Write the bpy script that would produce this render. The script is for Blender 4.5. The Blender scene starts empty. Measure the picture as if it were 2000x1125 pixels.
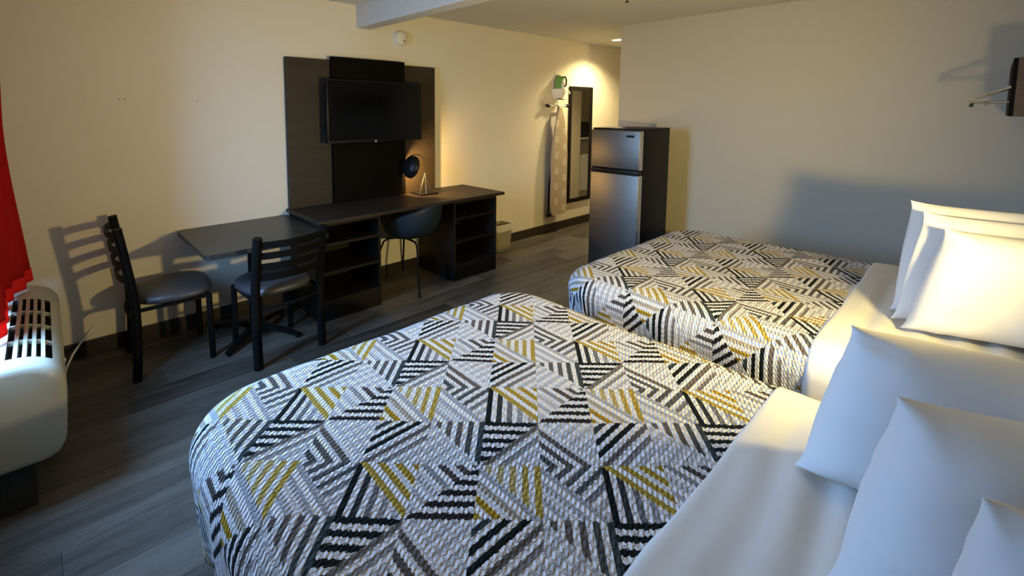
import bpy, bmesh, math, random
from mathutils import Vector, Matrix, noise
random.seed(7)
scene = bpy.context.scene
COL = scene.collection
PI = math.pi

# ------------------------------------------------------------------ camera
# world: X along the TV wall (away from the window), Y towards the TV wall, Z up, metres; camera over the origin
F, CX, CY = 919.3, 893.4, 301.4            # focal length and principal point in pixels of 2000 x 1125
YAW, PITCH, ROLL = 0.72168, 0.09391, -0.00176
cam = bpy.data.cameras.new('camera')
cam.sensor_width = 36.0
cam.lens = F / 2000 * 36.0
cam.shift_x = (1000 - CX) / 2000
cam.shift_y = (CY - 562.5) / 2000
cam.clip_start = 0.02
camo = bpy.data.objects.new('camera', cam)
COL.objects.link(camo)
fwd = Vector((math.sin(YAW) * math.cos(PITCH), math.cos(YAW) * math.cos(PITCH), -math.sin(PITCH)))
right = Vector((math.cos(YAW), -math.sin(YAW), 0))
down = fwd.cross(right)
c_, s_ = math.cos(ROLL), math.sin(ROLL)
r2 = c_ * right + s_ * down
d2 = -s_ * right + c_ * down
m = Matrix((r2, -d2, -fwd)).transposed().to_4x4()
m.translation = Vector((0, 0, 1.5))
camo.matrix_world = m
scene.camera = camo

# ------------------------------------------------------------------ view, world, lights
vs = scene.view_settings
scene.display_settings.display_device = 'sRGB'
vs.view_transform = 'Standard'
vs.look = 'None'
vs.gamma = 1.0
vs.exposure = 0.0
vs.use_curve_mapping = False
scene.cycles.use_denoising = True
scene.cycles.max_bounces = 8
scene.cycles.diffuse_bounces = 5
scene.cycles.sample_clamp_indirect = 4.0
scene.cycles.caustics_reflective = False
scene.cycles.caustics_refractive = False

SKY_STRENGTH = 92.0
GLOBE_STRENGTH = 7.0       # globe of the wall lamp between the beds
LAMP_W = 192.0              # its beam into the room
DOWNLIGHT_W = 170.0
DESK_LAMP_W = 11.0
WARM = (1.0, 0.755, 0.27)

wd = bpy.data.worlds.new('sky')
scene.world = wd
wd.use_nodes = True
nt = wd.node_tree
nt.nodes.clear()
wo = nt.nodes.new('ShaderNodeOutputWorld')
wb = nt.nodes.new('ShaderNodeBackground')
wr = nt.nodes.new('ShaderNodeValToRGB')
wt = nt.nodes.new('ShaderNodeTexCoord')
wx = nt.nodes.new('ShaderNodeSeparateXYZ')
wm = nt.nodes.new('ShaderNodeMapRange')
wm.inputs['From Min'].default_value = -1
nt.links.new(wt.outputs['Generated'], wx.inputs[0])
nt.links.new(wx.outputs['Z'], wm.inputs['Value'])
nt.links.new(wm.outputs[0], wr.inputs[0])
e = wr.color_ramp.elements
e[0].position, e[0].color = 0.40, (0.14, 0.20, 0.30, 1)
e[1].position, e[1].color = 0.62, (0.255, 0.53, 1.0, 1)
nt.links.new(wr.outputs[0], wb.inputs['Color'])
wb.inputs['Strength'].default_value = SKY_STRENGTH
nt.links.new(wb.outputs[0], wo.inputs[0])

def area_portal(y0, y1, z0, z1, x):
    L = bpy.data.lights.new('window_portal', 'AREA')
    L.shape = 'RECTANGLE'
    L.size = y1 - y0
    L.size_y = z1 - z0
    L.cycles.is_portal = True
    o = bpy.data.objects.new('window_portal', L)
    COL.objects.link(o)
    o.matrix_world = Matrix(((0, 0, -1, x), (1, 0, 0, (y0 + y1) / 2), (0, -1, 0, (z0 + z1) / 2), (0, 0, 0, 1)))
    # light shines along local -Z = +X
WIN = (2.10, 2.80, 0.72, 2.10)             # y0, y1, z0, z1 of the window opening
area_portal(*WIN, -0.47)
DOOR = (-0.48, 0.36, 0.0, 2.04)            # unseen door behind the camera, added ajar to let in daylight fill
area_portal(*DOOR, -0.47)
DOOR_OPEN = 4.0

# ------------------------------------------------------------------ material helpers
def new_mat(name):
    mt = bpy.data.materials.new(name)
    mt.use_nodes = True
    t = mt.node_tree
    return mt, t, t.nodes['Principled BSDF']

class NB:
    """tiny node-expression builder"""
    def __init__(s, t): s.t = t
    def n(s, typ, **k):
        nd = s.t.nodes.new(typ)
        for a, b in k.items(): setattr(nd, a, b)
        return nd
    def link(s, a, b):
        if isinstance(a, (int, float)): b.default_value = a
        else: s.t.links.new(a, b)
    def m(s, op, a, b=None, c=None):
        nd = s.n('ShaderNodeMath', operation=op)
        s.link(a, nd.inputs[0])
        if b is not None: s.link(b, nd.inputs[1])
        if c is not None: s.link(c, nd.inputs[2])
        return nd.outputs[0]
    def mixc(s, f, a, b):
        nd = s.n('ShaderNodeMix', data_type='RGBA')
        s.link(f, nd.inputs['Factor'])
        for v, i in ((a, 6), (b, 7)):
            if isinstance(v, tuple): nd.inputs[i].default_value = (*v, 1)
            else: s.t.links.new(v, nd.inputs[i])
        return nd.outputs[2]
    def ramp(s, fac, stops, interp='CONSTANT'):
        nd = s.n('ShaderNodeValToRGB')
        cr = nd.color_ramp
        cr.interpolation = interp
        while len(cr.elements) > 1: cr.elements.remove(cr.elements[-1])
        cr.elements[0].position = stops[0][0]
        cr.elements[0].color = (*stops[0][1], 1)
        for p, c in stops[1:]:
            q = cr.elements.new(p)
            q.color = (*c, 1)
        s.link(fac, nd.inputs[0])
        return nd.outputs[0]
    def noise(s, vec, scale, detail=3, rough=.5, scl=None):
        nd = s.n('ShaderNodeTexNoise')
        nd.inputs['Scale'].default_value = scale
        nd.inputs['Detail'].default_value = detail
        nd.inputs['Roughness'].default_value = rough
        if vec is not None:
            if scl:
                mp = s.n('ShaderNodeMapping')
                mp.inputs['Scale'].default_value = scl
                s.t.links.new(vec, mp.inputs[0])
                vec = mp.outputs[0]
            s.t.links.new(vec, nd.inputs['Vector'])
        return nd.outputs['Fac']
    def bump(s, h, strength, dist, bsdf):
        nd = s.n('ShaderNodeBump')
        nd.inputs['Strength'].default_value = strength
        nd.inputs['Distance'].default_value = dist
        s.t.links.new(h, nd.inputs['Height'])
        s.t.links.new(nd.outputs[0], bsdf.inputs['Normal'])

def mat(name, color, rough=.5, metal=0., var=.06, nscale=30, bump=0., bscale=200, scl=None, coat=0., spec=None):
    """plain painted / plastic / metal / cloth surface with a little procedural unevenness"""
    mt, t, b = new_mat(name)
    nb = NB(t)
    tc = nb.n('ShaderNodeTexCoord').outputs['Object']
    f = nb.noise(tc, nscale, 4, .55, scl)
    lo = tuple(c * (1 - var) for c in color)
    hi = tuple(min(1, c * (1 + var)) for c in color)
    t.links.new(nb.mixc(f, lo, hi), b.inputs['Base Color'])
    rr = nb.m('MULTIPLY_ADD', f, .12, max(0.02, rough - .06))
    t.links.new(rr, b.inputs['Roughness'])
    b.inputs['Metallic'].default_value = metal
    if spec is not None: b.inputs['Specular IOR Level'].default_value = spec
    if coat:
        b.inputs['Coat Weight'].default_value = coat
        b.inputs['Coat Roughness'].default_value = .15
    if bump:
        nb.bump(nb.noise(tc, bscale, 3, .6, scl), bump, .002, b)
    return mt

def wood_mat(name, c0, c1, axis='X', rough=.4, scale=6.0, per_object=False, bump=.1, spec=.3):
    mt, t, b = new_mat(name)
    b.inputs['Specular IOR Level'].default_value = spec
    nb = NB(t)
    tc = nb.n('ShaderNodeTexCoord').outputs['Object']
    if per_object:
        oi = nb.n('ShaderNodeObjectInfo').outputs['Random']
        vm = nb.n('ShaderNodeVectorMath', operation='ADD')
        cmb = nb.n('ShaderNodeCombineXYZ')
        t.links.new(nb.m('MULTIPLY', oi, 37.), cmb.inputs[0])
        t.links.new(nb.m('MULTIPLY', oi, 11.), cmb.inputs[1])
        t.links.new(tc, vm.inputs[0]); t.links.new(cmb.outputs[0], vm.inputs[1])
        tc = vm.outputs[0]
    sc = {'X': (.10, 1, 1), 'Z': (1, 1, .10), 'Y': (1, .1, 1)}[axis]
    f1 = nb.noise(tc, scale * 3, 6, .65, sc)
    f2 = nb.noise(tc, scale * 16, 4, .6, sc)
    f = nb.m('ADD', nb.m('MULTIPLY', f1, .65), nb.m('MULTIPLY', f2, .35))
    if per_object:
        f = nb.m('ADD', f, nb.m('MULTIPLY_ADD', oi, .30, -.15))
    fr = nb.n('ShaderNodeMapRange')
    fr.inputs['From Min'].default_value = .32
    fr.inputs['From Max'].default_value = .68
    t.links.new(f, fr.inputs['Value'])
    t.links.new(nb.mixc(fr.outputs[0], c0, c1), b.inputs['Base Color'])
    t.links.new(nb.m('MULTIPLY_ADD', f2, .2, rough - .1), b.inputs['Roughness'])
    nb.bump(f2, bump, .001, b)
    return mt

# materials
M_wall = mat('painted_wall_cream', (.70, .645, .525), .72, var=.025, nscale=2.2, bump=.18, bscale=130)
M_grey = mat('painted_wall_greige', (.52, .475, .38), .72, var=.025, nscale=2.0, bump=.15, bscale=130)
M_ceil = mat('painted_ceiling', (.62, .60, .55), .8, var=.02, nscale=2, bump=.2, bscale=160)
M_base = mat('dark_brown_baseboard', (.022, .015, .012), .45, var=.2, nscale=12)
M_plank = wood_mat('dark_vinyl_plank', (.030, .025, .020), (.125, .108, .088), 'X', .42, 5, True, .15)
M_slab = mat('floor_joint', (.008, .007, .006), .8)
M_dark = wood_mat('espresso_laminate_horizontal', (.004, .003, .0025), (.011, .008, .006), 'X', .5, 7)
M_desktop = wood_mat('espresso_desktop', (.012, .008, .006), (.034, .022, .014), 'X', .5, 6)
M_panel = wood_mat('brown_grey_laminate_panel', (.028, .020, .013), (.045, .033, .022), 'X', .55, 5, spec=.2)
M_panel2 = wood_mat('espresso_centre_panel', (.002, .0015, .0015), (.006, .004, .003), 'X', .6, 6, spec=.05)
M_black = mat('black_metal', (.005, .005, .005), .5, var=.2, spec=.08)
M_blackp = mat('black_plastic', (.006, .006, .007), .4, var=.15, spec=.25)
M_tvscreen = mat('tv_screen_glass', (.003, .003, .003), .12, var=.05, spec=.25)
M_fridgeside = mat('black_fridge_side', (.007, .006, .006), .5, var=.1, spec=.2, bump=.2, bscale=300)
M_vinyl = mat('charcoal_vinyl', (.045, .043, .043), .42, var=.12, nscale=40, bump=.15, bscale=350)
M_tabletop = mat('black_laminate_tabletop', (.022, .021, .018), .34, var=.15, nscale=60, spec=.35)
M_steel = None
M_chrome = mat('chrome', (.75, .74, .72), .12, 1., var=.03)
M_navy = mat('navy_moulded_plastic', (.009, .018, .030), .5, var=.08, spec=.3)
M_ptac = mat('ivory_plastic', (.42, .40, .31), .36, var=.03, nscale=9)
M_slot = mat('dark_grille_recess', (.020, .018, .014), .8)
M_white = mat('white_plastic', (.74, .73, .69), .4, var=.03)
M_sheet = mat('white_cotton_sheet', (.74, .73, .71), .85, var=.02, nscale=60, bump=.12, bscale=500)
M_pillow = mat('white_cotton_pillowcase', (.66, .65, .64), .85, var=.02, nscale=50, bump=.15, bscale=420)
M_bedbase = mat('dark_bed_base', (.012, .011, .011), .6)
M_mattress = mat('mattress_ticking', (.6, .59, .56), .85)
M_green = mat('green_plastic', (.15, .34, .09), .3, var=.1)
M_bin = mat('grey_plastic_bin', (.34, .29, .21), .5, var=.05)
M_liner = mat('white_bin_liner', (.72, .68, .60), .5, var=.05, nscale=90, bump=.6, bscale=60)
M_boxwood = wood_mat('walnut_laminate', (.045, .028, .018), (.085, .055, .036), 'X', .5, 6)
M_frame = mat('black_brown_frame', (.008, .006, .005), .5, var=.2, spec=.15)
M_cab = mat('white_cabinet', (.70, .68, .62), .5, var=.03)
M_greyp = mat('grey_metal_panel', (.22, .20, .17), .4, var=.05)

def steel():
    mt, t, b = new_mat('brushed_stainless_steel')
    nb = NB(t)
    tc = nb.n('ShaderNodeTexCoord').outputs['Object']
    f = nb.noise(tc, 90, 4, .6, (1, .03, 1))
    t.links.new(nb.mixc(f, (.165, .148, .125), (.22, .20, .17)), b.inputs['Base Color'])
    t.links.new(nb.m('MULTIPLY_ADD', f, .14, .36), b.inputs['Roughness'])
    b.inputs['Metallic'].default_value = 1
    nb.bump(f, .05, .0006, b)
    return mt
M_steel = steel()
M_edge = mat('satin_aluminium_edge', (.62, .60, .56), .32, 1., var=.05)

def mirror_mat():
    mt, t, b = new_mat('mirror_glass')
    nb = NB(t)
    tc = nb.n('ShaderNodeTexCoord').outputs['Object']
    f = nb.noise(tc, 4, 2)
    t.links.new(nb.mixc(f, (.86, .87, .86), (.88, .89, .88)), b.inputs['Base Color'])
    b.inputs['Metallic'].default_value = 1
    b.inputs['Roughness'].default_value = .01
    return mt
M_mirror = mirror_mat()

def glass_mat():
    mt, t, b = new_mat('window_glass')
    t.nodes.remove(b)
    nb = NB(t)
    out = t.nodes['Material Output']
    tr = nb.n('ShaderNodeBsdfTransparent')
    gl = nb.n('ShaderNodeBsdfGlossy')
    gl.inputs['Roughness'].default_value = .02
    lw = nb.n('ShaderNodeLayerWeight')
    fac = nb.m('MULTIPLY_ADD', nb.m('POWER', lw.outputs['Facing'], 4), .45, .04)
    mx = nb.n('ShaderNodeMixShader')
    t.links.new(fac, mx.inputs[0])
    t.links.new(tr.outputs[0], mx.inputs[1]); t.links.new(gl.outputs[0], mx.inputs[2])
    t.links.new(mx.outputs[0], out.inputs[0])
    return mt
M_glass = glass_mat()

def curtain_mat(name, col, trans):
    mt, t, b = new_mat(name)
    t.nodes.remove(b)
    nb = NB(t)
    out = t.nodes['Material Output']
    tc = nb.n('ShaderNodeTexCoord').outputs['Object']
    f = nb.noise(tc, 120, 3, .6, (1, 1, .3))
    c = nb.mixc(f, tuple(x * .9 for x in col), tuple(min(1, x * 1.1) for x in col))
    di = nb.n('ShaderNodeBsdfDiffuse'); tr = nb.n('ShaderNodeBsdfTranslucent')
    t.links.new(c, di.inputs[0]); t.links.new(c, tr.inputs[0])
    mx = nb.n('ShaderNodeMixShader')
    mx.inputs[0].default_value = trans
    t.links.new(di.outputs[0], mx.inputs[1]); t.links.new(tr.outputs[0], mx.inputs[2])
    t.links.new(mx.outputs[0], out.inputs[0])
    return mt
M_curtain = curtain_mat('red_curtain_cloth', (.36, .012, .011), .015)
M_hem_lit = curtain_mat('red_curtain_hem_backlit', (.85, .03, .03), .35)  # backlight glow put into the hem: brighter red than the cloth above

def emit_mat(name, col, strength):
    mt, t, b = new_mat(name)
    b.inputs['Base Color'].default_value = (.8, .8, .8, 1)
    b.inputs['Emission Color'].default_value = (*col, 1)
    b.inputs['Emission Strength'].default_value = strength
    return mt
M_globe = emit_mat('lit_lamp_globe', WARM, GLOBE_STRENGTH)
M_led = emit_mat('lit_downlight_lens', (1.0, .86, .55), 30.0)
M_bulb = emit_mat('lit_desk_bulb', (1.0, .70, .30), 12.0)

def quilt_mat():
    """Printed patchwork: a lattice of squares, eight square kinds, each split in two striped triangles."""
    mt, t, b = new_mat('printed_seersucker_quilt')
    nb = NB(t); M = nb.m
    uv = nb.n('ShaderNodeUVMap'); uv.uv_map = 'cloth'
    uvv = uv.outputs[0]
    # wavy edges of the printed stripes
    sx = nb.n('ShaderNodeSeparateXYZ'); t.links.new(uvv, sx.inputs[0])
    nz = nb.noise(uvv, 16, 2)
    ua = M('MULTIPLY', sx.outputs[0], 2 * PI / .20)
    ub = M('MULTIPLY', sx.outputs[1], 2 * PI / .125)
    wv = M('MULTIPLY_ADD', M('SINE', M('MULTIPLY_ADD', nz, 6.0, ua)), 1.15, M('MULTIPLY_ADD', nz, 7.0, ub))
    wobs = M('MULTIPLY', M('SINE', wv), .014)
    a = M('ADD', sx.outputs[0], wobs); bb = M('ADD', sx.outputs[1], wobs)
    u = M('MULTIPLY', M('SUBTRACT', a, bb), .5)
    v = M('MULTIPLY', M('ADD', a, bb), .5)
    cu, rv = M('FLOOR', u), M('FLOOR', v)
    fu, fv = M('SUBTRACT', u, cu), M('SUBTRACT', v, rv)
    rr = M('FLOORED_MODULO', rv, 2)
    k = M('FLOORED_MODULO', M('SUBTRACT', M('SUBTRACT', cu, 1.0), M('SUBTRACT', rv, rr)), 4)
    typ = M('ADD', M('MULTIPLY', rr, 4), k)
    slash = nb.ramp(M('DIVIDE', M('ADD', typ, .5), 8), [(i / 8, (x, x, x)) for i, x in enumerate((0, 0, 0, 1, 1, 0, 1, 0))])
    upA = M('GREATER_THAN', M('ADD', fu, fv), 1.0)
    upB = M('GREATER_THAN', fv, fu)
    mixf = nb.n('ShaderNodeMix', data_type='FLOAT')
    t.links.new(slash, mixf.inputs[0]); t.links.new(upA, mixf.inputs[2]); t.links.new(upB, mixf.inputs[3])
    tid = M('DIVIDE', M('ADD', M('ADD', M('MULTIPLY', typ, 2), mixf.outputs[0]), .5), 16)
    K = (.010, .014, .015); KB = (.028, .021, .022); SL = (.055, .070, .075); BR = (.155, .128, .115); BG = (.19, .17, .155)
    PA = (.50, .49, .52); PL = (.57, .55, .58); YE = (.50, .34, .06); TA = (.56, .45, .22); YD = (.42, .25, .02); PW = (.64, .62, .64)
    DB = (.10, .078, .072); SB = (.105, .105, .11)
    V, Hh, S, B = 0, 1, 2, 3
    # (family, dark half, t multiplier, t offset, colour up to t0, colour from t1, t0, t1); ids: square kind*2 + upper
    T = [(B, 0, 1, 0, YD, PA, .45, .9), (V, 1, 1, 0, TA, YE, .2, .8),
         (B, 0, 1, 0, PL, PA, 0, 1), (S, 1, .5, .5, PL, SB, .12, .34),
         (V, 0, 1, 0, K, PL, .26, .95), (B, 1, 1, -1, YE, YD, 0, 1),
         (Hh, 0, 1, 0, KB, K, 0, 1), (B, 1, .5, 0, PL, DB, .42, .6),
         (S, 1, 1, 1, PL, BG, .4, .64), (Hh, 1, 1, 0, K, K, 0, 1),
         (B, 1, 1, 0, SL, BR, 0, .5), (S, 1, .5, .5, PW, PL, 0, 1),
         (S, 1, 1, 1, PL, BR, .4, .62), (S, 1, 1, 0, K, SL, .5, .8),
         (S, 1, .5, .5, PW, PL, 0, 1), (V, 1, 1, 0, BR, SL, .45, .85)]
    P = nb.ramp(tid, [(i / 16, (q[0] / 4 + .01, q[1], q[2])) for i, q in enumerate(T)])
    Q = nb.ramp(tid, [(i / 16, ((q[3] + 1) / 2, q[6], q[7])) for i, q in enumerate(T)])
    C0 = nb.ramp(tid, [(i / 16, q[4]) for i, q in enumerate(T)])
    C1 = nb.ramp(tid, [(i / 16, q[5]) for i, q in enumerate(T)])
    ps = nb.n('ShaderNodeSeparateColor'); t.links.new(P, ps.inputs[0])
    qs = nb.n('ShaderNodeSeparateColor'); t.links.new(Q, qs.inputs[0])
    fam = M('FLOOR', M('MULTIPLY', ps.outputs[0], 4))
    isv = M('LESS_THAN', fam, .5)
    ish = M('COMPARE', fam, 1.0, .3)
    iss = M('COMPARE', fam, 2.0, .3)
    isb = M('GREATER_THAN', fam, 2.5)
    s = M('ADD', M('ADD', M('MULTIPLY', isv, fu), M('MULTIPLY', ish, fv)),
          M('ADD', M('MULTIPLY', iss, M('SUBTRACT', fv, fu)), M('MULTIPLY', isb, M('ADD', fu, fv))))
    diag = M('ADD', iss, isb)
    per = M('MULTIPLY_ADD', diag, .2857 - .2, .2)
    idx = M('DIVIDE', s, per)
    fr = M('SUBTRACT', idx, M('FLOOR', idx))
    # soft-edged stripe: on where fr>.5 (flip=1) or fr<.5 (flip=0)
    d = M('SUBTRACT', fr, .5)
    sd = M('MULTIPLY', d, M('MULTIPLY_ADD', ps.outputs[1], 2.0, -1.0))
    on = M('GREATER_THAN', sd, -.01)
    sq = M('MULTIPLY', M('ADD', M('FLOOR', idx), .5), per)
    tt = M('ADD', M('MULTIPLY', sq, ps.outputs[2]), M('MULTIPLY_ADD', qs.outputs[0], 2.0, -1.0))
    tt = M('DIVIDE', M('SUBTRACT', tt, qs.outputs[1]), M('SUBTRACT', qs.outputs[2], qs.outputs[1]))
    cl = nb.n('ShaderNodeClamp'); t.links.new(tt, cl.inputs[0])
    stripe = nb.mixc(cl.outputs[0], C0, C1)
    ground = nb.mixc(nb.noise(uvv, 9, 2), (.87, .84, .86), (.92, .89, .90))
    t.links.new(nb.mixc(on, ground, stripe), b.inputs['Base Color'])
    b.inputs['Roughness'].default_value = .85
    b.inputs['Specular IOR Level'].default_value = .1
    # stitched puckers: wavy channels along the cloth
    h = M('ADD', M('MULTIPLY', M('SINE', wv), .5), M('MULTIPLY', nb.noise(uvv, 11, 2), .8))
    nb.bump(h, .9, .0075, b)
    return mt
M_quilt = quilt_mat()

def board_mat():
    """beige ironing board cover with rows of pale leaf-like ovals"""
    mt, t, b = new_mat('ironing_board_cover_print')
    nb = NB(t); M = nb.m
    tc = nb.n('ShaderNodeTexCoord').outputs['Object']
    sp = nb.n('ShaderNodeSeparateXYZ'); t.links.new(tc, sp.inputs[0])
    x = M('DIVIDE', sp.outputs[0], .16); z = M('DIVIDE', sp.outputs[2], .19)
    col = M('FLOOR', x)
    z2 = M('ADD', z, M('MULTIPLY', M('FLOORED_MODULO', col, 2), .5))
    fx = M('SUBTRACT', M('SUBTRACT', x, col), .5)
    fz = M('SUBTRACT', M('SUBTRACT', z2, M('FLOOR', z2)), .5)
    r = M('SQRT', M('ADD', M('POWER', M('MULTIPLY', fx, 1.25), 2), M('POWER', M('MULTIPLY', fz, 1.25), 2)))
    r = M('ADD', r, M('MULTIPLY_ADD', nb.noise(tc, 45, 2), .16, -.08))
    inn = M('LESS_THAN', r, .30)
    f = M('MULTIPLY', inn, M('MULTIPLY_ADD', M('GREATER_THAN', r, .12), .35, .65))
    t.links.new(nb.mixc(f, (.46, .37, .25), (.62, .54, .40)), b.inputs['Base Color'])
    b.inputs['Roughness'].default_value = .8
    return mt
M_board = board_mat()

# ------------------------------------------------------------------ mesh helpers
def bx(bm, x0, x1, y0, y1, z0, z1, bev=0., seg=2):
    r = bmesh.ops.create_cube(bm, size=1)
    vs_ = r['verts']
    for v in vs_:
        v.co = Vector((x0 + (v.co.x + .5) * (x1 - x0), y0 + (v.co.y + .5) * (y1 - y0), z0 + (v.co.z + .5) * (z1 - z0)))
    if bev:
        es = list({e for v in vs_ for e in v.link_edges})
        bmesh.ops.bevel(bm, geom=es, offset=bev, segments=seg, affect='EDGES', profile=.5)

def box(*a, **k):
    bm = bmesh.new(); bx(bm, *a, **k); return bm

def tube(bm, pts, r, seg=8, flat=None):
    """swept tube; r a number or list; flat=(sx,sy) squashes the section"""
    pts = [Vector(p) for p in pts]
    n = len(pts)
    rs = r if isinstance(r, (list, tuple)) else [r] * n
    tang = [(pts[min(i + 1, n - 1)] - pts[max(i - 1, 0)]).normalized() for i in range(n)]
    ref = Vector((0, 0, 1)) if abs(tang[0].z) < .9 else Vector((1, 0, 0))
    u = tang[0].cross(ref).normalized()
    rings = []
    for i in range(n):
        u = (u - tang[i] * u.dot(tang[i])).normalized()
        w = tang[i].cross(u)
        ring = []
        for j in range(seg):
            a = 2 * PI * (j + .5) / seg
            ca, sa = math.cos(a), math.sin(a)
            if flat: ca *= flat[0]; sa *= flat[1]
            ring.append(bm.verts.new(pts[i] + rs[i] * (ca * u + sa * w)))
        rings.append(ring)
    for i in range(n - 1):
        for j in range(seg):
            k = (j + 1) % seg
            bm.faces.new((rings[i][j], rings[i][k], rings[i + 1][k], rings[i + 1][j]))
    bm.faces.new(rings[0][::-1]); bm.faces.new(rings[-1])

def lathe(bm, prof, origin, axis=(0, 0, 1), seg=20, close=False):
    """prof: (radius, height along axis)"""
    ax = Vector(axis).normalized()
    ref = Vector((1, 0, 0)) if abs(ax.x) < .9 else Vector((0, 1, 0))
    u = ax.cross(ref).normalized(); w = ax.cross(u)
    o = Vector(origin)
    rings = []
    for r, h in prof:
        if r < 1e-5: rings.append([bm.verts.new(o + ax * h)])
        else: rings.append([bm.verts.new(o + ax * h + r * (math.cos(2 * PI * j / seg) * u + math.sin(2 * PI * j / seg) * w)) for j in range(seg)])
    for i in range(len(rings) - 1):
        A, Bq = rings[i], rings[i + 1]
        for j in range(seg):
            k = (j + 1) % seg
            if len(A) == 1 and len(Bq) == 1: continue
            if len(A) == 1: bm.faces.new((A[0], Bq[j], Bq[k]))
            elif len(Bq) == 1: bm.faces.new((A[j], A[k], Bq[0]))
            else: bm.faces.new((A[j], A[k], Bq[k], Bq[j]))

def prism(bm, poly, z0, z1, frame=None):
    """extrude a 2D polygon; frame maps (a,b,c)->world"""
    fr = frame or (lambda a, b, c: (a, b, c))
    lo = [bm.verts.new(fr(a, b, z0)) for a, b in poly]
    hi = [bm.verts.new(fr(a, b, z1)) for a, b in poly]
    n = len(poly)
    for i in range(n):
        k = (i + 1) % n
        bm.faces.new((lo[i], lo[k], hi[k], hi[i]))
    bm.faces.new(lo[::-1]); bm.faces.new(hi)

def bevel_all(bm, off, seg=2, ang=.5):
    es = [e for e in bm.edges if len(e.link_faces) == 2 and e.calc_face_angle(0) > ang]
    bmesh.ops.bevel(bm, geom=es, offset=off, segments=seg, affect='EDGES', profile=.5)

def rounded_rect(x0, x1, y0, y1, r, n=5):
    P = []
    for cx, cy, a0 in ((x1 - r, y1 - r, 0), (x0 + r, y1 - r, PI / 2), (x0 + r, y0 + r, PI), (x1 - r, y0 + r, 1.5 * PI)):
        for i in range(n + 1):
            a = a0 + PI / 2 * i / n
            P.append((cx + r * math.cos(a), cy + r * math.sin(a)))
    return P

def obj(name, bm, material, parent=None, smooth=False, kind=None, label=None):
    """one mesh object; vertices are in world space unless the parent is rotated (then parent-local)"""
    bmesh.ops.recalc_face_normals(bm, faces=bm.faces[:])
    me = bpy.data.meshes.new(name)
    base = Vector((0, 0, 0))
    if parent is not None and not parent.get('_local'):
        p = parent
        while p is not None:
            base += p.location; p = p.parent
    elif parent is None:
        # put the origin at the base of the thing
        xs = [v.co for v in bm.verts]
        lo = Vector((min(v.x for v in xs), min(v.y for v in xs), min(v.z for v in xs)))
        hi = Vector((max(v.x for v in xs), max(v.y for v in xs), max(v.z for v in xs)))
        base = Vector(((lo.x + hi.x) / 2, (lo.y + hi.y) / 2, lo.z))
    if base.length > 0:
        bmesh.ops.translate(bm, verts=bm.verts[:], vec=-base)
    bm.to_mesh(me); bm.free()
    me.materials.append(material)
    if smooth:
        me.polygons.foreach_set('use_smooth', [True] * len(me.polygons))
        if smooth != 'all':
            try: me.set_sharp_from_angle(angle=math.radians(40))
            except Exception: pass
    o = bpy.data.objects.new(name, me)
    COL.objects.link(o)
    if parent is not None: o.parent = parent
    else: o.location = base
    if kind: o['kind'] = kind
    if label: o['label'] = label
    return o

def tag(o, label, cat, group=None):
    o['label'] = label; o['category'] = cat
    if group: o['group'] = group
    return o

def thing(name, label, cat, loc, rotz=0, group=None, local=False):
    o = bpy.data.objects.new(name, None)
    COL.objects.link(o)
    o.location = loc; o.rotation_euler = (0, 0, rotz)
    o.empty_display_size = .1
    if local: o['_local'] = 1
    return tag(o, label, cat, group)

def sub(o):
    """mark a local-space parent chain"""
    o['_local'] = 1
    return o

def copy_tree(o, parent=None):
    c = o.copy(); COL.objects.link(c)
    if parent is not None: c.parent = parent
    for ch in list(o.children): copy_tree(ch, c)
    return c

# ------------------------------------------------------------------ room shell
D = 3.548                                   # TV wall
HC = 2.361                                  # ceiling
XW = -0.35                                  # window wall (inner face)
YB = -0.56                                  # wall behind the bed heads
XP, XP2, YPE = 4.527, 4.65, 2.595           # partition: near face, far face, free end
XF = 8.0
def struct(name, bm, m_, **k): return obj(name, bm, m_, kind='structure', **k)

floor = struct('floor', box(XW - .13, XF + .1, YB - .1, D + .1, -.12, -.004), M_slab)
# vinyl planks laid along the TV wall
PW_, PL_ = .182, 1.22
plank_me = {}
y = YB; row = 0
while y < D:
    w = min(PW_, D - y)
    x = XW - random.random() * 1.1
    while x < XF:
        x0, x1 = max(x, XW), min(x + PL_, XF)
        hidden = (x1 > XP2 and y + w < 2.3)
        if x1 - x0 > .02 and not hidden:
            key = (round(x1 - x0, 3), round(w, 3))
            if key not in plank_me:
                pb = bmesh.new()
                bx(pb, .0007, x1 - x0 - .0007, .0007, w - .0007, -.0039, 0)
                me = bpy.data.meshes.new('plank'); pb.to_mesh(me); pb.free(); me.materials.append(M_plank)
                plank_me[key] = me
            o = bpy.data.objects.new('plank', plank_me[key])
            COL.objects.link(o)
            o.parent = floor
            o.location = Vector((x0, y, 0)) - floor.location
        x += PL_
    y += w; row += 1

struct('ceiling', box(XW - .12, XF + .1, YB - .1, D + .1, HC, HC + .1), M_ceil)
wf = struct('wall_front', box(XW - .12, XF + .1, D, D + .12, -.004, HC), M_wall)
# three plugged screw holes left in the plaster
for px_, pz_ in ((.359, 1.561), (.390, 1.565), (.792, 1.555)):
    b_ = bmesh.new()
    lathe(b_, [(0, 0), (.004, 0), (.004, .0025), (.002, .003), (0, .002)], (px_, D, pz_), (0, -1, 0), 8)
    obj('wall_plug', b_, mat('grey_wall_plug_%d' % int(px_ * 1000), (.16, .14, .12), .7), wf)
struct('wall_back', box(XW - .12, XF + .1, YB - .12, YB, -.004, HC), M_wall)
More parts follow.
